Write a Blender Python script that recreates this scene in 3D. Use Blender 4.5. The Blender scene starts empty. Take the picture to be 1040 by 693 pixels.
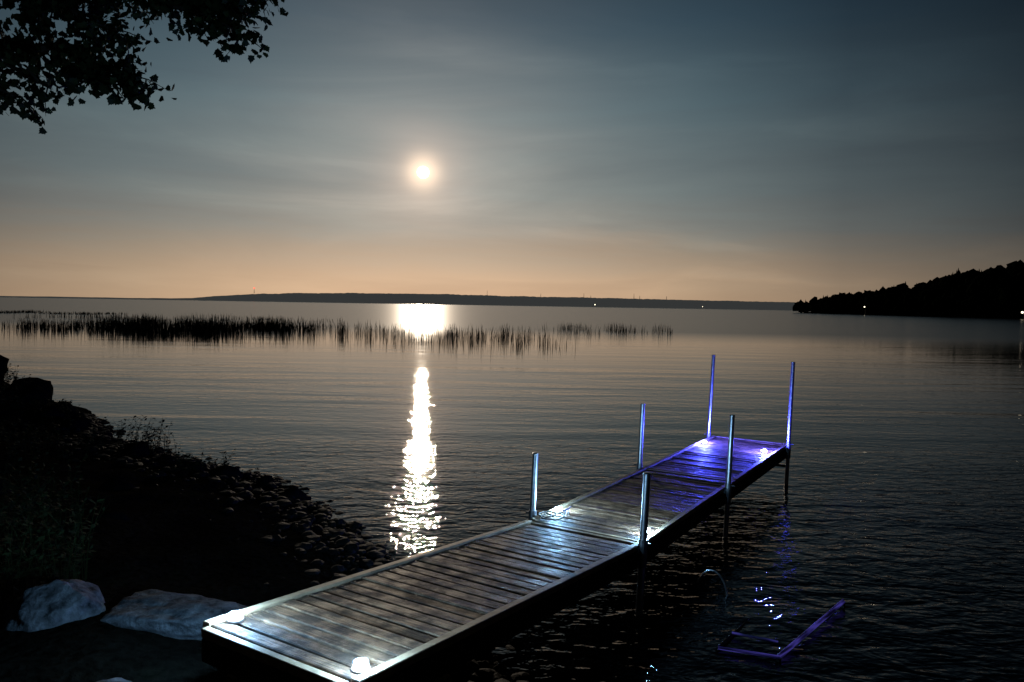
import bpy, math, random
from mathutils import Vector, Matrix, noise
R=random.Random(7)
scene=bpy.context.scene
scene.view_settings.view_transform='Standard'
try: scene.view_settings.look='None'
except Exception: pass
scene.view_settings.exposure=0
rad=math.radians

# ---------------------------------------------------------------- helpers
def mesh_obj(name,verts,faces,mat=None,parent=None,smooth=False):
    me=bpy.data.meshes.new(name); me.from_pydata(verts,[],faces); me.update()
    ob=bpy.data.objects.new(name,me); scene.collection.objects.link(ob)
    if mat: me.materials.append(mat)
    if parent: ob.parent=parent
    if smooth: me.polygons.foreach_set('use_smooth',[True]*len(me.polygons))
    return ob
def empty(name):
    e=bpy.data.objects.new(name,None); scene.collection.objects.link(e); return e
def new_mat(name):
    m=bpy.data.materials.new(name); m.use_nodes=True
    nt=m.node_tree; return m,nt,nt.nodes['Principled BSDF']
def N(nt,t,**k):
    n=nt.nodes.new(t)
    for a,b in k.items(): setattr(n,a,b)
    return n
def math_n(nt,op,a,b=None,c=None,clamp=False):
    n=N(nt,'ShaderNodeMath',operation=op); n.use_clamp=clamp
    for i,v in enumerate((a,b,c)):
        if v is None: continue
        if isinstance(v,(int,float)): n.inputs[i].default_value=v
        else: nt.links.new(v,n.inputs[i])
    return n.outputs[0]
def ramp(nt,fac,stops,interp='LINEAR'):
    r=N(nt,'ShaderNodeValToRGB'); r.color_ramp.interpolation=interp
    el=r.color_ramp.elements
    while len(el)<len(stops): el.new(.5)
    for e,(p,c) in zip(el,stops):
        e.position=p; e.color=(*c,1) if len(c)==3 else c
    nt.links.new(fac,r.inputs[0]); return r.outputs[0]
def simple(name,col,rough=.8,metal=0,var=.35,scale=6,bump=.0,spec=.5):
    m,nt,b=new_mat(name)
    tc=N(nt,'ShaderNodeTexCoord'); no=N(nt,'ShaderNodeTexNoise'); no.inputs['Scale'].default_value=scale; no.inputs['Detail'].default_value=8; no.inputs['Roughness'].default_value=.62
    nt.links.new(tc.outputs['Object'],no.inputs['Vector'])
    a=tuple(c*(1-var) for c in col); d=tuple(min(1,c*(1+var)) for c in col)
    nt.links.new(ramp(nt,no.outputs['Fac'],[(.3,a),(.7,d)]),b.inputs['Base Color'])
    b.inputs['Roughness'].default_value=rough; b.inputs['Metallic'].default_value=metal
    b.inputs['Specular IOR Level'].default_value=spec
    if bump:
        bp=N(nt,'ShaderNodeBump'); bp.inputs['Distance'].default_value=bump; bp.inputs['Strength'].default_value=1
        nt.links.new(no.outputs['Fac'],bp.inputs['Height']); nt.links.new(bp.outputs[0],b.inputs['Normal'])
    return m
def emis(name,col,st):
    m,nt,b=new_mat(name)
    b.inputs['Base Color'].default_value=(*col,1)
    b.inputs['Emission Color'].default_value=(*col,1); b.inputs['Emission Strength'].default_value=st
    return m
def tube(V,F,pts,rads,sides=7):
    base=len(V)
    pts=[Vector(p) for p in pts]
    for i,p in enumerate(pts):
        t=(pts[min(i+1,len(pts)-1)]-pts[max(i-1,0)]).normalized()
        up=Vector((0,0,1)) if abs(t.z)<.9 else Vector((1,0,0))
        a=t.cross(up).normalized(); b=t.cross(a)
        for k in range(sides):
            an=2*math.pi*k/sides
            V.append(tuple(p+(a*math.cos(an)+b*math.sin(an))*rads[i]))
    for i in range(len(pts)-1):
        for k in range(sides):
            k2=(k+1)%sides
            F.append((base+i*sides+k,base+i*sides+k2,base+(i+1)*sides+k2,base+(i+1)*sides+k))
    F.append(tuple(base+k for k in range(sides))[::-1])
    F.append(tuple(base+(len(pts)-1)*sides+k for k in range(sides)))
def box(V,F,o,ax,ay,az,bev=0):
    o=Vector(o);ax=Vector(ax);ay=Vector(ay);az=Vector(az);b=len(V)
    for sz in (-1,1):
        for sx,sy in ((-1,-1),(1,-1),(1,1),(-1,1)):
            V.append(tuple(o+ax*sx+ay*sy+az*sz))
    if bev:
        L=[ax.length,ay.length]
        top=[]
        for i,(sx,sy) in enumerate(((-1,-1),(1,-1),(1,1),(-1,1))):
            V[b+4+i]=tuple(o+ax*sx+ay*sy+az*(1-bev/az.length))
            top.append(tuple(o+ax*sx*(1-bev/L[0])+ay*sy*(1-bev/L[1])+az))
        V.extend(top)
        for i in range(4):
            j=(i+1)%4
            F.append((b+i,b+j,b+4+j,b+4+i)); F.append((b+4+i,b+4+j,b+8+j,b+8+i))
        F.append((b+8,b+9,b+10,b+11)); F.append((b+3,b+2,b+1,b))
    else:
        for i in range(4):
            j=(i+1)%4; F.append((b+i,b+j,b+4+j,b+4+i))
        F.append((b+4,b+5,b+6,b+7)); F.append((b+3,b+2,b+1,b))
import bmesh
def ico(sub):
    bm=bmesh.new(); bmesh.ops.create_icosphere(bm,subdivisions=sub,radius=1)
    v=[x.co.copy() for x in bm.verts]; f=[tuple(q.index for q in x.verts) for x in bm.faces]; bm.free(); return v,f
ICO={s:ico(s) for s in (1,2,3,4,5)}
def rock(V,F,c,size,sub=2,rough=.28,seed=0,flat=.6,freq=1.1,rot=None):
    b=len(V); vs,fs=ICO[sub]; off=Vector((seed*3.1,seed*1.7,seed*.9))
    ang=rot if rot is not None else R.uniform(0,6.28); M=Matrix.Rotation(ang,3,'Z')
    sx,sy,sz=(size,size,size*flat) if isinstance(size,(int,float)) else size
    rr=random.Random(int(seed*1000)); planes=[]
    if rough>.15:
        for _ in range(7):
            p=Vector((rr.gauss(0,1),rr.gauss(0,1),rr.gauss(0,.9))).normalized(); planes.append((p,rr.uniform(.62,.9)))
    for v in vs:
        n=noise.noise(v*freq+off); n2=noise.noise(v*freq*2.7+off); n3=noise.noise(v*freq*7+off)
        q=v*(1+rough*n*1.3)
        for p,dd in planes:
            e=q.dot(p)-dd
            if e>0: q=q-p*e*.85
        q=q*(1+rough*.35*n2+rough*.2*n3)
        V.append(tuple(Vector(c)+M@Vector((q.x*sx,q.y*sy,q.z*sz))))
    for f in fs: F.append(tuple(b+i for i in f))

# ---------------------------------------------------------------- camera
H=2.65
cam=bpy.data.cameras.new('camera'); co=bpy.data.objects.new('camera',cam); scene.collection.objects.link(co)
cam.lens=26; cam.sensor_width=36; cam.clip_end=20000; cam.clip_start=.05
co.matrix_world=Matrix.Translation((0,0,H))@Matrix.Rotation(rad(90-2.78),4,'X')@Matrix.Rotation(rad(.95),4,'Z')
scene.camera=co

# ---------------------------------------------------------------- moon direction
EL=rad(9.9); AZ=rad(-7.0)
def dirv(el,az): return Vector((math.sin(az)*math.cos(el),math.cos(az)*math.cos(el),math.sin(el)))
MD=dirv(EL,AZ)
w=bpy.data.worlds.new('World'); scene.world=w; w.use_nodes=True; nt=w.node_tree
for n in list(nt.nodes): nt.nodes.remove(n)
out=N(nt,'ShaderNodeOutputWorld'); tc=N(nt,'ShaderNodeTexCoord')
nrm=N(nt,'ShaderNodeVectorMath',operation='NORMALIZE'); nt.links.new(tc.outputs['Generated'],nrm.inputs[0])
D=nrm.outputs[0]
sep=N(nt,'ShaderNodeSeparateXYZ'); nt.links.new(D,sep.inputs[0]); z=sep.outputs['Z']
def dotn(vec,a):
    n=N(nt,'ShaderNodeVectorMath',operation='DOT_PRODUCT'); nt.links.new(vec,n.inputs[0]); n.inputs[1].default_value=a; return n.outputs['Value']
def cloud(scl,rot,s,det,dist,loc=(0,0,0)):
    m=N(nt,'ShaderNodeMapping'); nt.links.new(D,m.inputs[0]); m.inputs['Scale'].default_value=scl; m.inputs['Rotation'].default_value=(0,rad(rot),0); m.inputs['Location'].default_value=loc
    c=N(nt,'ShaderNodeTexNoise'); c.inputs['Scale'].default_value=s; c.inputs['Detail'].default_value=det; c.inputs['Roughness'].default_value=.55; c.inputs['Distortion'].default_value=dist
    nt.links.new(m.outputs[0],c.inputs['Vector']); return c.outputs['Fac']
cl=cloud((1.2,1.2,12),3,2.4,7,.4)
cl2=cloud((1.0,1.0,5.5),2,2.0,8,.6,(3,1,2))
zz=math_n(nt,'ADD',z,math_n(nt,'MULTIPLY',math_n(nt,'SUBTRACT',cl,.5),.07))
grad=ramp(nt,zz,[(0,(.64,.41,.25)),(.035,(.62,.42,.27)),(.07,(.44,.34,.25)),(.10,(.30,.285,.25)),(.15,(.215,.245,.24)),(.26,(.118,.170,.192)),(.35,(.050,.088,.118)),(.42,(.022,.041,.062)),(.52,(.006,.012,.020)),(1,(.002,.004,.007))])
hv=N(nt,'ShaderNodeVectorMath',operation='MULTIPLY'); nt.links.new(D,hv.inputs[0]); hv.inputs[1].default_value=(1,1,0)
hn=N(nt,'ShaderNodeVectorMath',operation='NORMALIZE'); nt.links.new(hv.outputs[0],hn.inputs[0])
hd=dotn(hn.outputs[0],(math.sin(AZ),math.cos(AZ),0))
az=ramp(nt,math_n(nt,'MULTIPLY_ADD',hd,.5,.5),[(0,(.012,)*3),(.5,(.016,)*3),(.75,(.05,.056,.064)),(.87,(.13,.155,.185)),(.93,(.34,.38,.42)),(.97,(.68,.73,.76)),(1,(1,1,1))])
gam=N(nt,'ShaderNodeGamma'); nt.links.new(az,gam.inputs[0])
gr=N(nt,'ShaderNodeMapRange'); nt.links.new(z,gr.inputs[0])
for i,q in enumerate((0,.3,.78,1.12)): gr.inputs[i+1].default_value=q
nt.links.new(gr.outputs[0],gam.inputs[1])
mul=N(nt,'ShaderNodeMix',data_type='RGBA',blend_type='MULTIPLY'); mul.inputs[0].default_value=1
nt.links.new(grad,mul.inputs[6]); nt.links.new(gam.outputs[0],mul.inputs[7])
cm=ramp(nt,cl,[(.3,(.88,.89,.91)),(.7,(1.14,1.12,1.09))])
cm2=ramp(nt,cl2,[(.40,(.94,.95,.96)),(.55,(1.0,1.0,1.0)),(.72,(1.20,1.17,1.14))])
mc=N(nt,'ShaderNodeMix',data_type='RGBA',blend_type='MULTIPLY'); mc.inputs[0].default_value=1
nt.links.new(cm,mc.inputs[6]); nt.links.new(cm2,mc.inputs[7])
mul2=N(nt,'ShaderNodeMix',data_type='RGBA',blend_type='MULTIPLY'); mul2.inputs[0].default_value=1
nt.links.new(mul.outputs[2],mul2.inputs[6]); nt.links.new(mc.outputs[2],mul2.inputs[7])
md=math_n(nt,'MAXIMUM',dotn(D,MD),0)
g1=math_n(nt,'MULTIPLY',math_n(nt,'POWER',md,5000),.9)
g2=math_n(nt,'MULTIPLY',math_n(nt,'POWER',md,700),.22)
g3=math_n(nt,'MULTIPLY',math_n(nt,'MULTIPLY',math_n(nt,'POWER',md,60),.30),cl2)
def scol(v,c):
    n=N(nt,'ShaderNodeVectorMath',operation='SCALE'); n.inputs[0].default_value=c; nt.links.new(v,n.inputs['Scale']); return n.outputs[0]
def vadd(a,b):
    n=N(nt,'ShaderNodeVectorMath',operation='ADD'); nt.links.new(a,n.inputs[0]); nt.links.new(b,n.inputs[1]); return n.outputs[0]
tot=vadd(vadd(mul2.outputs[2],scol(g1,(1,.70,.45))),vadd(scol(g2,(1,.62,.42)),scol(g3,(1,.80,.64))))
bg=N(nt,'ShaderNodeBackground'); nt.links.new(tot,bg.inputs[0]); bg.inputs[1].default_value=1
sky=N(nt,'ShaderNodeTexSky',sky_type='NISHITA'); sky.sun_disc=False; sky.sun_elevation=EL; sky.sun_rotation=AZ
bg2=N(nt,'ShaderNodeBackground'); nt.links.new(sky.outputs[0],bg2.inputs[0]); bg2.inputs[1].default_value=.0005
ad=N(nt,'ShaderNodeAddShader'); nt.links.new(bg.outputs[0],ad.inputs[0]); nt.links.new(bg2.outputs[0],ad.inputs[1]); nt.links.new(ad.outputs[0],out.inputs[0])

bm=bmesh.new(); bmesh.ops.create_icosphere(bm,subdivisions=4,radius=72); me=bpy.data.meshes.new('moon'); bm.to_mesh(me); bm.free()
mo=bpy.data.objects.new('moon',me); scene.collection.objects.link(mo); mo.location=MD*9000
mm,mnt,mb=new_mat('moon_glow'); mb.inputs['Base Color'].default_value=(0,0,0,1)
mno=N(mnt,'ShaderNodeTexNoise'); mno.inputs['Scale'].default_value=.02
mnt.links.new(ramp(mnt,mno.outputs['Fac'],[(.3,(1,.86,.62)),(.7,(1,.93,.76))]),mb.inputs['Emission Color']); mb.inputs['Emission Strength'].default_value=4
me.materials.append(mm)
# moonlight: aimed a hair under the disc so the moon's own globe does not eclipse it
sl=bpy.data.lights.new('moonlight','SUN'); sl.energy=.5; sl.angle=rad(.5); sl.color=(1,.82,.62)
so=bpy.data.objects.new('moonlight',sl); scene.collection.objects.link(so); so.rotation_euler=dirv(EL-rad(.85),AZ).to_track_quat('Z','Y').to_euler()

# ---------------------------------------------------------------- terrain
SH=[(-6000,200),(-60,24),(-14,19),(-10.2,17),(-6.8,13.2),(-4.1,11.2),(-3,10.2),(-2.2,8.8),(-1.2,7.5),(0,5.4),(1.2,3.6),(3,2),(8,-1),(60,-12),(6000,-300)]
def ysh(x):
    for (a,b),(c,d) in zip(SH,SH[1:]):
        if x<=c: return b+(d-b)*(x-a)/(c-a)
    return -300
def hgt(x,y):
    wob=.35*noise.noise(Vector((x*.7,y*.7,3)))+.15*noise.noise(Vector((x*2.3,y*2.3,9)))
    sd=(ysh(x)-y)*.7+wob
    if sd>0:
        z=1.25*(1-math.exp(-sd*.125))
        z+=.06*noise.noise(Vector((x*1.3,y*1.3,0)))*min(1,sd)+.03*noise.noise(Vector((x*5,y*5,0)))*min(1,sd*2)
    else: z=max(-2.5,.16*sd)
    z+=1.45*math.exp(-((x+12.7)**2+(y-15)**2)/(2*1.5**2))
    return z
def axis(lo,hi,step,far):
    a=[lo+i*step for i in range(int((hi-lo)/step)+1)]
    s=step;v=a[-1];r=[]
    while v<far: s*=1.35; v+=s; r.append(v)
    s=step;v=a[0];l=[]
    while v>-far: s*=1.35; v-=s; l.append(v)
    return l[::-1]+a+r
xs=axis(-16,8,.12,7000); ys=axis(-2,20,.12,7000)
V=[(x,y,hgt(x,y)) for y in ys for x in xs]; nx=len(xs)
F=[(j*nx+i,j*nx+i+1,(j+1)*nx+i+1,(j+1)*nx+i) for j in range(len(ys)-1) for i in range(nx-1)]
gm,gnt,gb=new_mat('shore_soil')
tcg=N(gnt,'ShaderNodeTexCoord'); n1=N(gnt,'ShaderNodeTexNoise'); n1.inputs['Scale'].default_value=1.4; n1.inputs['Detail'].default_value=8
n2=N(gnt,'ShaderNodeTexNoise'); n2.inputs['Scale'].default_value=16; n2.inputs['Detail'].default_value=8
for n in (n1,n2): gnt.links.new(tcg.outputs['Object'],n.inputs['Vector'])
mx=N(gnt,'ShaderNodeMix',data_type='RGBA',blend_type='MULTIPLY'); mx.inputs[0].default_value=1
gnt.links.new(ramp(gnt,n1.outputs['Fac'],[(.3,(.010,.009,.007)),(.6,(.018,.017,.013)),(.8,(.015,.022,.010))]),mx.inputs[6])
gnt.links.new(ramp(gnt,n2.outputs['Fac'],[(.3,(.3,.3,.3)),(.7,(1,1,1))]),mx.inputs[7]); gnt.links.new(mx.outputs[2],gb.inputs['Base Color'])
gb.inputs['Roughness'].default_value=1; gb.inputs['Specular IOR Level'].default_value=.0
bp=N(gnt,'ShaderNodeBump'); bp.inputs['Distance'].default_value=.05; gnt.links.new(n2.outputs['Fac'],bp.inputs['Height']); gnt.links.new(bp.outputs[0],gb.inputs['Normal'])
mesh_obj('ground',V,F,gm,smooth=True)

# ---------------------------------------------------------------- water
wm,wn,wb=new_mat('lake_water')
wb.inputs['Base Color'].default_value=(.0008,.0018,.0026,1); wb.inputs['IOR'].default_value=1.333; wb.inputs['Specular IOR Level'].default_value=.28
geo=N(wn,'ShaderNodeNewGeometry'); sp=N(wn,'ShaderNodeSeparateXYZ'); wn.links.new(geo.outputs['Position'],sp.inputs[0])
Y=sp.outputs['Y']
def wnoise(sc,det,dist=0,rot=0):
    m=N(wn,'ShaderNodeMapping'); wn.links.new(geo.outputs['Position'],m.inputs[0]); m.inputs['Scale'].default_value=sc; m.inputs['Rotation'].default_value=(0,0,rot)
    n=N(wn,'ShaderNodeTexNoise'); n.inputs['Scale'].default_value=1; n.inputs['Detail'].default_value=det; n.inputs['Distortion'].default_value=dist
    wn.links.new(m.outputs[0],n.inputs['Vector']); return n.outputs['Fac']
def mr(v,a,b,c,d):
    n=N(wn,'ShaderNodeMapRange'); wn.links.new(v,n.inputs[0])
    for i,q in enumerate((a,b,c,d)): n.inputs[i+1].default_value=q
    return n.outputs[0]
swell=wnoise((.12,.62,1),2,.3,rad(3))
rip=wnoise((2.6,4.8,1),2,.5,rad(-6))
fine=wnoise((11,18,1),2,.3,rad(8))
patch=wnoise((.03,.16,1),2,.5,0)
amp=math_n(wn,'MULTIPLY',mr(patch,.35,.65,.6,1.2),math_n(wn,'ADD',mr(Y,20,40,1,.35),mr(Y,70,100,0,-.25)))
ampf=math_n(wn,'ADD',amp,mr(Y,7,16,2.4,0))
h=math_n(wn,'ADD',math_n(wn,'MULTIPLY',math_n(wn,'MULTIPLY',swell,.046),amp),math_n(wn,'MULTIPLY',math_n(wn,'ADD',math_n(wn,'MULTIPLY',rip,.0092),math_n(wn,'MULTIPLY',fine,.0019)),ampf))
bpw=N(wn,'ShaderNodeBump'); bpw.inputs['Strength'].default_value=1; bpw.inputs['Distance'].default_value=1
wn.links.new(h,bpw.inputs['Height']); wn.links.new(bpw.outputs[0],wb.inputs['Normal'])
wn.links.new(math_n(wn,'ADD',mr(Y,10,50,.025,.055),mr(Y,50,80,0,.17)),wb.inputs['Roughness'])
mesh_obj('lake_water',[(-9000,-40,0),(9000,-40,0),(9000,12000,0),(-9000,12000,0)],[(0,1,2,3)],wm)

# ---------------------------------------------------------------- far hills
hm,hnt,hb=new_mat('distant_hill')
hno=N(hnt,'ShaderNodeTexNoise'); hno.inputs['Scale'].default_value=.01; htc=N(hnt,'ShaderNodeTexCoord'); hnt.links.new(htc.outputs['Object'],hno.inputs['Vector'])
hnt.links.new(ramp(hnt,hno.outputs['Fac'],[(.3,(.03,.04,.035)),(.7,(.06,.07,.06))]),hb.inputs['Base Color']); hb.inputs['Roughness'].default_value=1
hb.inputs['Specular IOR Level'].default_value=0
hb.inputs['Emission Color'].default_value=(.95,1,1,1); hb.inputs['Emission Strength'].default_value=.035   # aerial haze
def interp(P,x):
    if x<=P[0][0]: return P[0][1]
    for (a,b),(c,d) in zip(P,P[1:]):
        if x<=c: return b+(d-b)*(x-a)/(c-a)
    return P[-1][1]
prof=[(-3200,5),(-1500,6),(-1380,12),(-1230,26),(-1100,34),(-950,40),(-700,44),(-300,46),(0,42),(400,41),(700,38),(1150,36),(1400,34),(2600,30)]
V=[];F=[]; n=0
x=-3200
while x<2600:
    top=interp(prof,x)+2.2*noise.noise(Vector((x*.012,0,0)))+1.6*noise.noise(Vector((x*.06,4,0)))
    for k,(fy,fz) in enumerate(((0,-.5),(8,.12),(60,.5),(160,.85),(260,1),(500,.9))):
        V.append((x,3000+fy+25*noise.noise(Vector((x*.004,7,0))),max(fz*top,-1) + (1.2*noise.noise(Vector((x*.09,k,2))) if fz>0 else 0)))
    n+=1; x+=7
for i in range(n-1):
    for k in range(5):
        a=i*6+k; F.append((a,a+6,a+7,a+1))
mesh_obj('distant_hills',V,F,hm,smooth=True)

dark=simple('dark_metal',(.03,.03,.03),.6,.5)
def mast(x,y,z0,hh,lamp=None):
    e=empty('radio_mast'); V=[];F=[]
    for k in range(3):
        a=k*2.094; tube(V,F,[(x+1.6*math.cos(a),y+1.6*math.sin(a),z0),(x+.25*math.cos(a),y+.25*math.sin(a),z0+hh)],[.35,.22],5)
    for j in range(8):
        zz=z0+hh*j/8; r=1.6-1.35*j/8
        for k in range(3):
            a=k*2.094;b=a+2.094; tube(V,F,[(x+r*math.cos(a),y+r*math.sin(a),zz),(x+r*.9*math.cos(b),y+r*.9*math.sin(b),zz+hh/8)],[.15,.15],4)
    mesh_obj('lattice',V,F,dark,e)
    if lamp:
        V=[];F=[]; rock(V,F,(x,y,z0+hh+1.2),(3.2,3.2,3.2),2,.0); mesh_obj('beacon',V,F,lamp,e)
redl=emis('red_beacon',(1,.10,.06),2.5); warm=emis('warm_lamp',(1,.85,.6),4)
mast(-1075,3080,34,20,redl)
for x,hh in ((-110,26),(120,16),(305,20),(335,12),(520,22),(545,14),(660,14)): mast(x,3180,38,hh)
def shore_lamp(x,y,z0,r,hh=5):
    e=empty('shore_lamp'); V=[];F=[]; tube(V,F,[(x,y,z0-6),(x,y,z0+hh),(x-1,y-.5,z0+hh+.3)],[.18,.12,.08],6); mesh_obj('pole',V,F,dark,e)
    V=[];F=[]; rock(V,F,(x-1,y-.5,z0+hh),(r,r,r),2,0); mesh_obj('lamp_head',V,F,warm,e)
shore_lamp(330,2960,5,2.0); shore_lamp(243,352,1.0,.5,2.2); shore_lamp(244,512,3,.4,2.5); shore_lamp(760,2960,4,1.2)

# ---------------------------------------------------------------- headland
SP=[(640,246),(560,245),(450,250),(372,258),(280,292),(150,350)]
def hx(y): return interp(sorted(SP),y)
def hh_(y,d):
    top=interp([(150,36),(280,36),(372,32),(450,23),(500,17),(560,10),(600,8),(630,5),(650,-1),(680,-2)],y)
    return -.5+ (top+.5)*(1-math.exp(-d/22))
V=[];F=[];rows=60;cols=30
for j in range(rows):
    y=150+j*(680-150)/(rows-1)
    for i in range(cols):
        d=(i/(cols-1))**1.7*500
        V.append((hx(y)+d,y,hh_(y,d)+(1.0*noise.noise(Vector((d*.05,y*.05,1))) if i else 0)))
for j in range(rows-1):
    for i in range(cols-1):
        a=j*cols+i;F.append((a,a+1,a+cols+1,a+cols))
fol=simple('dark_foliage',(.010,.014,.009),1,0,.4,.3,spec=.0)
mesh_obj('headland_hill',V,F,fol,smooth=True)
V=[];F=[]
for _ in range(1900):
    y=R.uniform(180,644); d=R.random()**1.5*100+.5; x=hx(y)+d; z0=hh_(y,d)-.5
    ht=R.uniform(8.5,12.0)*(1+.25*noise.noise(Vector((x*.05,y*.05,5))))
    if R.random()<.14:
        ht*=1.08; lev=5
        for l in range(lev):
            zb=z0+ht*(.12+.17*l); r=ht*.2*(1-l/lev)+.4; b=len(V)
            for k in range(7):
                a=k*.8976+R.random()*.4; rr=r*R.uniform(.75,1.15); V.append((x+rr*math.cos(a),y+rr*math.sin(a),zb+R.uniform(-.3,.3)))
            V.append((x,y,zb+ht*.3))
            for k in range(7): F.append((b+k,b+(k+1)%7,b+7))
    else:
        for q in range(3):
            s=ht*R.uniform(.22,.36); rock(V,F,(x+R.uniform(-1,1)*ht*.22,y+R.uniform(-1,1)*ht*.2,z0+ht*R.uniform(.4,.78)),(s,s,s*1.05),2 if q==0 else 1,.5,seed=R.random()*50,freq=2.2)
mesh_obj('distant_trees',V,F,fol)

# ---------------------------------------------------------------- reeds
rm=simple('reed_stem',(.025,.03,.016),.9,0,.4,3,spec=.05)
V=[];F=[]
def reed(x,y,hh,wd):
    a=R.uniform(0,3.14); lean=R.gauss(0,.13); la=R.uniform(0,6.28); b=len(V)
    dx,dy=math.cos(a)*wd/2,math.sin(a)*wd/2
    bend=R.random()<.12
    for k,(t,wf) in enumerate(((0,1),(.5,.9),(.85,.55))):
        o=lean*hh*t*t; V.append((x-dx*wf+math.cos(la)*o,y-dy*wf+math.sin(la)*o,hh*t-.05)); V.append((x+dx*wf+math.cos(la)*o,y+dy*wf+math.sin(la)*o,hh*t-.05))
    o=lean*hh*1.15+(.25*hh if bend else 0); V.append((x+math.cos(la)*o,y+math.sin(la)*o,hh*(.8 if bend else 1)))
    F.extend([(b,b+1,b+3,b+2),(b+2,b+3,b+5,b+4),(b+4,b+5,b+6)])
def patch_reeds(x0,x1,y0,y1,n,hh,cl=.55,wd=.035,thr=.0,seed=0):
    c=0;tries=0
    while c<n and tries<n*12:
        tries+=1
        x=R.uniform(x0,x1);y=R.uniform(y0,y1)
        q=noise.noise(Vector((x*cl,y*cl*.35,seed)))
        edge=min((x-x0),(x1-x))/(.2*(x1-x0))
        if q+R.uniform(-.15,.15)<thr or R.random()>min(1,edge+.1): continue
        reed(x,y,hh*R.uniform(.35,1.05)*(.75+.7*max(0,q)),wd); c+=1
patch_reeds(-41,-18,58,76,4000,1.15,.4,.045,-.02,1)
patch_reeds(-31,-20,52,60,900,1.1,.6,.035,.05,8)
patch_reeds(-46,-34,62,84,800,.9,.5,.045,.05,2)
patch_reeds(-20,-9,56,72,400,1.2,.8,.035,.14,3)
patch_reeds(-11,3.6,50,66,620,1.15,.9,.033,.12,4)
patch_reeds(-6,4,45,52,160,.95,1.0,.028,.14,5)
patch_reeds(3,18,70,86,400,1.0,.5,.04,.12,6)
patch_reeds(-90,-66,118,128,600,.6,.2,.09,-.1,7)
patch_reeds(-66,-24,92,108,500,.9,.3,.06,.1,9)
mesh_obj('reeds',V,F,rm)

# ---------------------------------------------------------------- stones and boulders
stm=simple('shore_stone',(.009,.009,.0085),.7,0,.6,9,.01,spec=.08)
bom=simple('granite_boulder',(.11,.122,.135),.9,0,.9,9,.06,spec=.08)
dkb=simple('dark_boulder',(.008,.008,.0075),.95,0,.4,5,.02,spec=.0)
V=[];F=[]; c=0
while c<3600:
    x=R.uniform(-9.5,3.2); sd=R.gauss(.12,.45); y=ysh(x)-sd/.7
    if y<1: continue
    if x>0 and sd<-.4: continue
    s=.018+.085*R.random()**3.2
    z0=hgt(x,y)
    if z0+s*.5<-.02: continue
    rock(V,F,(x,y,z0+s*.1),s,1 if s<.05 else 2,.3,seed=R.random()*99,flat=R.uniform(.3,.7)); c+=1
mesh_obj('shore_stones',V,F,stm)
def boulder(x,y,sz,mat,dz=0,seed=1,rot=0,sub=4,name='boulder'):
    V=[];F=[]; rock(V,F,(0,0,0),sz,sub,.26,seed=seed,freq=1.0,rot=rot); o=mesh_obj(name,V,F,mat,smooth=True); o.location=(x,y,hgt(x,y)+dz); return o
boulder(-2.36,5.12,(.62,.36,.22),bom,-.02,21,.1,5)
boulder(-3.10,4.95,(.33,.30,.32),bom,-.05,5,.6,5)
boulder(-2.25,4.0,(.34,.3,.12),bom,-.06,8,.3,5)
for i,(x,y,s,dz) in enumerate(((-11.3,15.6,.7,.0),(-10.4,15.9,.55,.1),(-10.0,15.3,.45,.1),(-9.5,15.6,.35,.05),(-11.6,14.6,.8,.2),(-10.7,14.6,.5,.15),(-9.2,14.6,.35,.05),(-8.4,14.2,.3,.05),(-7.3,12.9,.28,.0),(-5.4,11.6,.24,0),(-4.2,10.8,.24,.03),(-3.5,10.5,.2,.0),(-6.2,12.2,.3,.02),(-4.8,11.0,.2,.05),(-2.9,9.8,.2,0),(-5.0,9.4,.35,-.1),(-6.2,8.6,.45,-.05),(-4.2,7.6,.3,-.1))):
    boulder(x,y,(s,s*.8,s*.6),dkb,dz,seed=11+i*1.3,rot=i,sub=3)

wdm=simple('weed_leaf',(.022,.032,.012),.95,0,.4,4,spec=.03)
def weeds(name,x,y,r,n,hh):
    V=[];F=[]
    for _ in range(n):
        a=R.uniform(0,6.28);q=r*math.sqrt(R.random()); px=x+q*math.cos(a);py=y+q*math.sin(a);pz=hgt(px,py)
        la=R.uniform(0,6.28);L=hh*R.uniform(.4,1);ln=R.uniform(.1,.5)
        pts=[(px+math.cos(la)*ln*L*t*t,py+math.sin(la)*ln*L*t*t,pz+L*t) for t in (0,.35,.7,1)]
        tube(V,F,pts,[.004,.0035,.003,.001],3)
        for t in range(9):
            tt=R.uniform(.25,1); o=Vector((px+math.cos(la)*ln*L*tt*tt,py+math.sin(la)*ln*L*tt*tt,pz+L*tt))
            aa=R.uniform(0,6.28);d=Vector((math.cos(aa),math.sin(aa),R.uniform(-.4,.7))).normalized();s=R.uniform(.04,.09)
            n_=d.cross(Vector((R.random(),R.random(),1))).normalized()
            b=len(V);V.extend([tuple(o),tuple(o+d*s*.5+n_*s*.22),tuple(o+d*s),tuple(o+d*s*.5-n_*s*.22)]);F.append((b,b+1,b+2,b+3))
    mesh_obj(name,V,F,wdm)
weeds('shoreline_weeds',-6.3,12.6,.55,60,.6)
weeds('shoreline_weeds',-4.6,11.0,.4,26,.35)
weeds('shoreline_weeds',-3.75,5.5,.5,150,.75)
weeds('shoreline_weeds',-5.0,7.0,.8,160,.7)
weeds('shoreline_weeds',-7.6,11.2,1.2,120,.5)
weeds('shoreline_weeds',-11.3,15.2,1.2,260,.55)
weeds('shoreline_weeds',-9.6,14.9,.8,120,.4)

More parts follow.
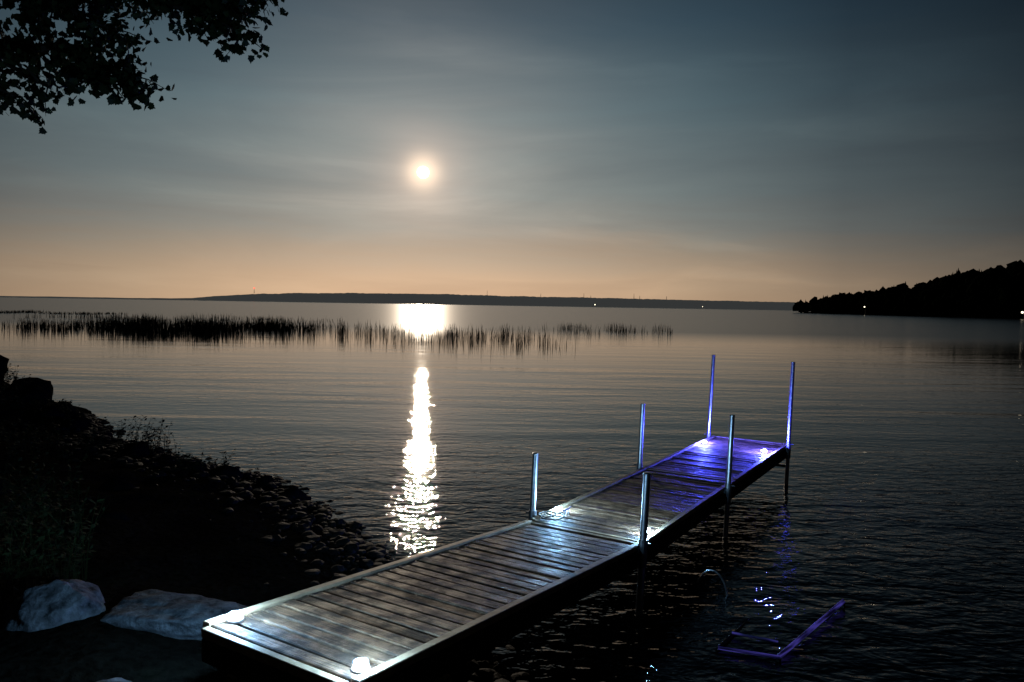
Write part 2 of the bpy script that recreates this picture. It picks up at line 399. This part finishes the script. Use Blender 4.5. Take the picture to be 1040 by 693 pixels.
# ---------------------------------------------------------------- maple tree
bark=simple('maple_bark',(.06,.05,.04),.9,0,.4,8,.02,spec=.2)
lfm=simple('maple_leaf',(.03,.042,.016),.9,0,.35,2,spec=.05)
tree=empty('maple_tree'); V=[];F=[];LV=[];LF=[]
LEAF=[(0,0),(.2,.03),(.5,.02),(.46,.24),(.58,.46),(.40,.52),(.3,.70),(.16,.72),(0,1),(-.16,.72),(-.3,.70),(-.40,.52),(-.58,.46),(-.46,.24),(-.5,.02),(-.2,.03)]
def leaf(p,s):
    d=Vector((R.gauss(0,.6),R.gauss(0,.6),-.55+R.gauss(0,.45))).normalized(); q=Vector((R.gauss(0,1),R.gauss(0,1),R.gauss(0,.6)))
    a=d.cross(q).normalized(); n_=a.cross(d); b=len(LV); c0=R.uniform(-.25,.25)
    for (x,y) in LEAF: LV.append(tuple(p+a*x*s+d*y*s+n_*(abs(x)*c0*s)))
    LF.append(tuple(range(b,b+len(LEAF))))
def twig(p,d,L,nl):
    d=d.normalized(); pts=[p]; q=p.copy(); dd=d.copy()
    for k in range(4):
        dd=(dd+Vector((R.gauss(0,.18),R.gauss(0,.18),R.gauss(-.08,.12)))).normalized(); q=q+dd*L/4; pts.append(q.copy())
    tube(V,F,pts,[.010,.008,.006,.004,.002],4)
    for k in range(nl):
        t=R.uniform(.15,1)*4; i=min(3,int(t)); o=pts[i].lerp(pts[i+1],t-i)+Vector((R.gauss(0,.05),R.gauss(0,.05),R.gauss(-.02,.05))); leaf(o,R.uniform(.05,.10))
def limb(pts,r0,r1,per_m,nl,L,start=0.0,dx=0.0,dzz=0.0):
    pts=[Vector(p)+Vector((dx*i/(len(pts)-1),0,dzz*i/(len(pts)-1))) for i,p in enumerate(pts)]; fine=[]
    for i in range(len(pts)-1):
        for k in range(5): fine.append(pts[i].lerp(pts[i+1],k/5)+Vector((R.gauss(0,.03),R.gauss(0,.03),R.gauss(0,.03))))
    fine.append(pts[-1]); n=len(fine)
    tube(V,F,fine,[r0+(r1-r0)*i/(n-1) for i in range(n)],7)
    for i in range(n-1):
        if i/(n-1)<start: continue
        seg=(fine[i+1]-fine[i]); m=per_m*seg.length; m=int(m)+(R.random()<m%1)
        for _ in range(m):
            p=fine[i].lerp(fine[i+1],R.random()); d=seg.normalized()*.6+Vector((R.gauss(0,.6),R.gauss(0,.6),R.gauss(0,.6)))
            twig(p,d,L*R.uniform(.5,1.15),nl)
T=(-9.6,7.4)
tz=hgt(*T)
tr=[(T[0],T[1],tz-.3),(T[0]+.05,T[1],tz+.6),(T[0]+.1,T[1]+.05,3),(T[0]+.3,T[1],5),(T[0]+.2,T[1]+.1,7.2),(T[0]+.4,T[1],10),(T[0]+.3,T[1],12)]
tube(V,F,tr,[.42,.30,.26,.22,.17,.10,.04],12)
limb([(-9.4,7.4,4.4),(-7.6,7.9,5.25),(-6,8.1,5.4),(-4.9,8,5.25),(-4.15,8,5.0)],.10,.015,22,18,.45,.35,.1)
limb([(-6,8.1,5.4),(-5.2,7.9,5.0),(-4.9,7.9,4.85)],.03,.01,12,13,.3,0,.1)
limb([(-9.3,7.4,5.2),(-7.4,8,6.25),(-5.6,8.2,6.2),(-4.2,8.1,5.95),(-3.25,8,5.75)],.11,.012,25,18,.48,.35,.3)
limb([(-4.0,8.1,5.95),(-3.3,8,5.65),(-2.9,8,5.45)],.02,.006,16,14,.28,0,.0)
limb([(-9.4,7.4,6.2),(-7,8.2,7.1),(-5,8.4,6.8),(-3.8,8.3,6.5),(-3.05,8.2,6.15)],.10,.012,28,18,.5,.35,.2)
limb([(-9.3,7.4,6.8),(-7,8.4,7.8),(-5,8.5,7.3),(-3.8,8.4,6.95),(-3.0,8.3,6.6)],.10,.012,24,17,.5,.4,.0)
limb([(-7.6,7.9,5.25),(-6.6,7.8,4.95),(-5.7,7.9,4.8),(-5.2,7.9,4.75)],.05,.01,13,14,.33)
limb([(-5.6,8.2,6.2),(-5,8,5.8),(-4.3,7.9,5.45)],.03,.01,20,17,.42,0,.1)
limb([(-5.9,8.3,6.7),(-5.5,8.1,6.1),(-5.2,8,5.7)],.03,.01,20,17,.5,0,.1)
limb([(-4.8,8.3,6.7),(-4.1,8.1,6.2),(-3.6,8,6.0)],.03,.01,20,17,.45,0,.3)
limb([(-4.9,8,5.25),(-4.3,7.9,4.97),(-4.0,7.9,4.86)],.02,.006,14,13,.25,0,.1)
for k in range(16):
    a=k*2.4; z0=4.5+k*.48; L=R.uniform(2.2,3.6)*(1-.03*k)
    if math.cos(a)>.35 and z0<7.6: a+=2.4
    p0=Vector((T[0]+.2,T[1],z0)); e=p0+Vector((math.cos(a)*L,math.sin(a)*L,L*.55)); m=p0.lerp(e,.5)+Vector((0,0,.25))
    limb([p0,m,e],.07,.012,7,13,.6,.25)
mesh_obj('trunk_and_branches',V,F,bark,tree); mesh_obj('leaves',LV,LF,lfm,tree)

# ---------------------------------------------------------------- dock
S0=Vector((-1.2,3.74)); DD=Vector((.534,.845)).normalized(); NN=Vector((DD.y,-DD.x)); LEN=9.35; ML=3.55
def dz(s): return .84+(.57-.84)*max(0,min(1,s/ML)) if s<ML else .57
def P(s,t,zo=0): 
    q=S0+DD*s+NN*t; return Vector((q.x,q.y,dz(s)+zo))
wood,wnt,wbs=new_mat('weathered_deck_board')
att=N(wnt,'ShaderNodeVertexColor'); att.layer_name='rnd'; sc=N(wnt,'ShaderNodeSeparateColor'); wnt.links.new(att.outputs[0],sc.inputs[0])
uvm=N(wnt,'ShaderNodeUVMap'); uvm.uv_map='UVMap'
mpw=N(wnt,'ShaderNodeMapping'); wnt.links.new(uvm.outputs[0],mpw.inputs[0]); mpw.inputs['Scale'].default_value=(2.6,46,1)
cmb=N(wnt,'ShaderNodeCombineXYZ'); wnt.links.new(math_n(wnt,'MULTIPLY',sc.outputs[0],37),cmb.inputs[2])
va=N(wnt,'ShaderNodeVectorMath',operation='ADD'); wnt.links.new(mpw.outputs[0],va.inputs[0]); wnt.links.new(cmb.outputs[0],va.inputs[1])
gn=N(wnt,'ShaderNodeTexNoise'); gn.inputs['Scale'].default_value=1.5; gn.inputs['Detail'].default_value=8; gn.inputs['Roughness'].default_value=.7; gn.inputs['Distortion'].default_value=.5; wnt.links.new(va.outputs[0],gn.inputs['Vector'])
bl=N(wnt,'ShaderNodeTexNoise'); bl.inputs['Scale'].default_value=7; bl.inputs['Detail'].default_value=9; bl.inputs['Roughness'].default_value=.65; gg=N(wnt,'ShaderNodeNewGeometry'); wnt.links.new(gg.outputs['Position'],bl.inputs['Vector'])
c1=ramp(wnt,gn.outputs['Fac'],[(.34,(.032,.019,.011)),(.5,(.15,.088,.050)),(.66,(.32,.20,.12))])
c2=ramp(wnt,sc.outputs[0],[(0,(.30,.28,.27)),(.5,(.80,.77,.74)),(1,(1.35,1.27,1.18))])
c3=ramp(wnt,bl.outputs['Fac'],[(.40,(.38,.38,.38)),(.56,(1.1,1.08,1.05))])
m1=N(wnt,'ShaderNodeMix',data_type='RGBA',blend_type='MULTIPLY'); m1.inputs[0].default_value=1; wnt.links.new(c1,m1.inputs[6]); wnt.links.new(c2,m1.inputs[7])
m2=N(wnt,'ShaderNodeMix',data_type='RGBA',blend_type='MULTIPLY'); m2.inputs[0].default_value=1; wnt.links.new(m1.outputs[2],m2.inputs[6]); wnt.links.new(c3,m2.inputs[7])
wnt.links.new(m2.outputs[2],wbs.inputs['Base Color']); wbs.inputs['Specular IOR Level'].default_value=.25
wnt.links.new(ramp(wnt,bl.outputs['Fac'],[(.42,(.75,)*3),(.60,(.48,)*3)]),wbs.inputs['Roughness'])
bpd=N(wnt,'ShaderNodeBump'); bpd.inputs['Distance'].default_value=.014; wnt.links.new(gn.outputs['Fac'],bpd.inputs['Height']); wnt.links.new(bpd.outputs[0],wbs.inputs['Normal'])
trim=simple('edge_board',(.32,.22,.13),.6,0,.5,7,.005,spec=.3)
galv=simple('galvanised_pipe',(.50,.51,.53),.36,1,.3,14)
nailm=simple('nail_head',(.03,.025,.02),.5,.6)
dock=empty('dock')
V=[];F=[];RN=[];NV=[];NF=[]
pitch=.118; s=.06; i=0
while s<LEN-.04:
    if abs(s-ML)<.09 or abs(s-6.45)<.09: s+=.06; continue
    r=R.random(); u=(P(s+.05,0)-P(s-.05,0)).normalized()
    nn=Vector((NN.x,NN.y,0)); up=nn.cross(u).normalized(); 
    if up.z<0: up=-up
    tw=R.gauss(0,.004); nn2=(nn+u*tw+up*R.gauss(0,.003)).normalized()
    hw=.0505+R.gauss(0,.002)
    b=len(V); L=.535
    u2=(u+up*R.gauss(0,.035)).normalized(); up2=nn2.cross(u2).normalized()
    if up2.z<0: up2=-up2
    box(V,F,P(s,R.gauss(0,.003),-.018+R.gauss(0,.0025)),nn2*L,u2*hw,up2*.018,bev=.006)
    for _ in range(len(V)-b): RN.append(r)
    for t in (-.50,-.47,.47,.50,0):
        if R.random()<.12: continue
        c=P(s+R.choice((-.03,.03)),t+R.gauss(0,.006),.0045); b2=len(NV)
        for k in range(6): NV.append(tuple(c+nn*.006*math.cos(k*1.047)+u*.006*math.sin(k*1.047)))
        NF.append(tuple(range(b2,b2+6)))
    s+=pitch; i+=1
ob=mesh_obj('deck_boards',V,F,wood,dock)
ca=ob.data.color_attributes.new('rnd','FLOAT_COLOR','POINT')
for k,r in enumerate(RN): ca.data[k].color=(r,r,r,1)
uv=ob.data.uv_layers.new(name='UVMap')
for lp in ob.data.loops:
    v=ob.data.vertices[lp.vertex_index].co; q=Vector((v.x,v.y))-S0
    uv.data[lp.index].uv=(q.dot(NN),q.dot(DD))
mesh_obj('nails',NV,NF,nailm,dock)
V=[];F=[];SV=[];SF=[]
def beam(V,F,s0,s1,t,w,top,hgt_,bev=.004):
    a=P(s0,t,top-hgt_/2);b=P(s1-1e-5,t,top-hgt_/2); u=(b-a)/2; nn=Vector((NN.x,NN.y,0)); up=nn.cross(u).normalized()
    if up.z<0: up=-up
    box(V,F,(a+b)/2,u,nn*w/2,up*hgt_/2,bev)
for s0,s1 in ((0,ML-.03),(ML+.03,6.43),(6.47,LEN)):
    for t in (-.568,.568):
        beam(V,F,s0,s1,t,.056,.016,.045); beam(SV,SF,s0,s1,t*1.01,.042,-.036,.15,0)
    for t in (-.2,.2): beam(SV,SF,s0+.05,s1-.05,t,.04,-.04,.09,0)
def cross(V,F,s,w,top,hgt_):
    nn=Vector((NN.x,NN.y,0)); box(V,F,P(s,0,top-hgt_/2),nn*.538,Vector((DD.x,DD.y,0))*w/2,Vector((0,0,hgt_/2)),.004)
cross(V,F,-.03,.045,.006,.05); cross(V,F,LEN+.028,.045,.006,.05)
for s in (ML-.035,ML+.04,6.41,6.49): cross(V,F,s,.045,.003,.045)
cross(SV,SF,-.03,.04,-.05,.13); cross(SV,SF,LEN,.04,-.05,.13)
mesh_obj('edge_boards',V,F,trim,dock)
mesh_obj('frame_skirt',SV,SF,simple('frame_timber',(.03,.025,.02),.85,0,.4,6,.004,spec=.1),dock)
PV=[];PF=[];BV=[];BF=[];LP=[(3.67,-.63,.63,.028),(3.42,.63,.64,.032),(6.38,-.63,.83,.028),(5.98,.63,.85,.028),(9.25,-.63,1.32,.028),(9.15,.63,1.28,.030)]
for (s,t,hh,r) in LP:
    c=P(s,t); lx=.03+R.gauss(0,.006); ly=R.gauss(0,.01); zb=-1.0
    f=lambda z_:(c.x+(z_-c.z)*lx,c.y+(z_-c.z)*ly,z_)
    top=c.z+hh
    tube(PV,PF,[f(zb),f(c.z),f(top)],[r,r,r],16)
    tube(PV,PF,[f(top),f(top+.006),f(top+.012)],[r+.004,r+.005,r*.7],16)
    tube(BV,BF,[f(c.z-.17),f(c.z+.07)],[r+.009,r+.009],16)
    sg=-1 if t>0 else 1; nn=Vector((NN.x,NN.y,0))
    for zo in (-.13,-.02):
        box(BV,BF,P(s,t+sg*.03,zo),nn*.02,Vector((DD.x,DD.y,0))*.07,Vector((0,0,.022)),.003)
    tube(BV,BF,[P(s,t-sg*.03,.04),P(s,t-sg*.075,.04)],[.008,.008],6)
    box(PV,PF,(f(-.62)[0],f(-.62)[1],-.62),(.11,0,0),(0,.11,0),(0,0,.01))
for k in (0,2,4):
    a=P(LP[k][0],-.63,-.3);b=P(LP[k+1][0],.63,-.3); tube(BV,BF,[a,b],[.02,.02],8)
mesh_obj('posts',PV,PF,galv,dock,True); mesh_obj('post_brackets',BV,BF,simple('bracket_steel',(.25,.25,.26),.45,1,.3,10),dock)
for nm in ('posts','post_brackets'):
    o=bpy.data.objects[nm]; 
    m=o.modifiers.new('es','EDGE_SPLIT'); m.split_angle=rad(35)
V=[];F=[];a=P(3.95,-.40,.03); u=Vector((DD.x,DD.y,0))
tube(V,F,[a-u*.09+Vector((0,0,.03)),a-u*.04+Vector((0,0,.022)),a+u*.04+Vector((0,0,.022)),a+u*.09+Vector((0,0,.03))],[.007,.011,.011,.007],8)
tube(V,F,[a-u*.03-Vector((0,0,.03)),a-u*.03+Vector((0,0,.02))],[.010,.008],8);tube(V,F,[a+u*.03-Vector((0,0,.03)),a+u*.03+Vector((0,0,.02))],[.010,.008],8)
mesh_obj('cleat',V,F,galv,dock)
V=[];F=[];pts=[]
for k in range(60):
    t=k/59; an=t*14; rr=.05+.05*math.sin(t*9)+.03*t
    pts.append(P(3.75+rr*math.sin(an)*1.2,-.50+rr*math.cos(an)+.04*t,.018+.012*(k%5)/5+.03*t*(1-t)))
tube(V,F,pts,[.007]*60,6); mesh_obj('rope',V,F,simple('rope',(.08,.07,.06),.9,0,.4,60),dock,True)
white=emis('led_white',(.62,.85,1),140); viol=emis('led_violet',(.45,.50,1),110)
casem=simple('lamp_case',(.16,.16,.17),.4,0,.2,20)
def dock_light(s,t,col,mat,power,hs=(.05,.12)):
    e=empty('dock_light'); V=[];F=[]; c=P(s,t,.003)
    tube(V,F,[c+Vector((0,0,z_)) for z_ in (.001,.010,.014)],[.050,.048,.038],20)
    for k in range(4):
        an=k*1.5708+.4; q=c+Vector((math.cos(an)*.038,math.sin(an)*.038,0)); tube(V,F,[q+Vector((0,0,.012)),q+Vector((0,0,.040))],[.003,.003],5)
    tube(V,F,[c+Vector((0,0,.040)),c+Vector((0,0,.044)),c+Vector((0,0,.048))],[.040,.038,.02],20)
    mesh_obj('housing',V,F,casem,e)
    V=[];F=[]; tube(V,F,[c+Vector((0,0,.0145)),c+Vector((0,0,.0395))],[.037,.037],16); mesh_obj('lens',V,F,mat,e)
    for k in range(2):
        l=bpy.data.lights.new('led','POINT'); l.energy=power*(.4,.6)[k]; l.color=col; l.shadow_soft_size=.012
        o=bpy.data.objects.new('led_lamp',l); scene.collection.objects.link(o); o.parent=e
        o.location=c+Vector((0,0,hs[k]))
WC=(.30,.62,1); VC=(.062,.075,1)
dock_light(.14,-.50,WC,white,46,(.06,.13)); dock_light(.12,.49,WC,white,46,(.06,.13))
dock_light(3.98,-.51,WC,white,40,(.06,.13)); dock_light(3.84,.49,WC,white,40,(.06,.13))
dock_light(8.62,-.50,VC,viol,230,(.06,.13)); dock_light(8.45,.44,VC,viol,230,(.06,.13))

# ---------------------------------------------------------------- boat lift frame in the shallows
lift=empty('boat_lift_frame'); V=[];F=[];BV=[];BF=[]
def bar(V,F,a,b,w=.022): tube(V,F,[a,b],[w,w],4)
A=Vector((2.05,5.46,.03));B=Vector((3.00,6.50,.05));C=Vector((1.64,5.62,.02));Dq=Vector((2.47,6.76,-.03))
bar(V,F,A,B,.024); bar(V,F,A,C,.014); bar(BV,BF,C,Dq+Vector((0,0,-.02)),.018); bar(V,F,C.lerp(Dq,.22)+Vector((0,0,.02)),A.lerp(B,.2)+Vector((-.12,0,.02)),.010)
for q in (A,B,C,Dq): bar(BV,BF,q+Vector((0,0,-.5)),q+Vector((0,0,-.01)),.022)
glowm,snt,sb=new_mat('painted_violet_glow'); sb.inputs['Base Color'].default_value=(.03,.03,.12,1); sno=N(snt,'ShaderNodeTexNoise'); sno.inputs['Scale'].default_value=5
snt.links.new(ramp(snt,sno.outputs['Fac'],[(.38,(.004,.003,.02)),(.65,(.10,.08,.55))]),sb.inputs['Emission Color']); sb.inputs['Emission Strength'].default_value=.35  # violet dock light on the rails, put in as colour and weak emission
mesh_obj('violet_glow_rails',V,F,glowm,lift); mesh_obj('frame_legs',BV,BF,dark,lift)
V=[];F=[];pts=[]
for k in range(16):
    an=math.pi*(.15+.85*k/15); pts.append((1.90-.13*math.cos(an),6.85-.15*k/15,-.05+.26*math.sin(an)))
tube(V,F,pts,[.010]*16,8); mesh_obj('mooring_hoop',V,F,galv,None,True)
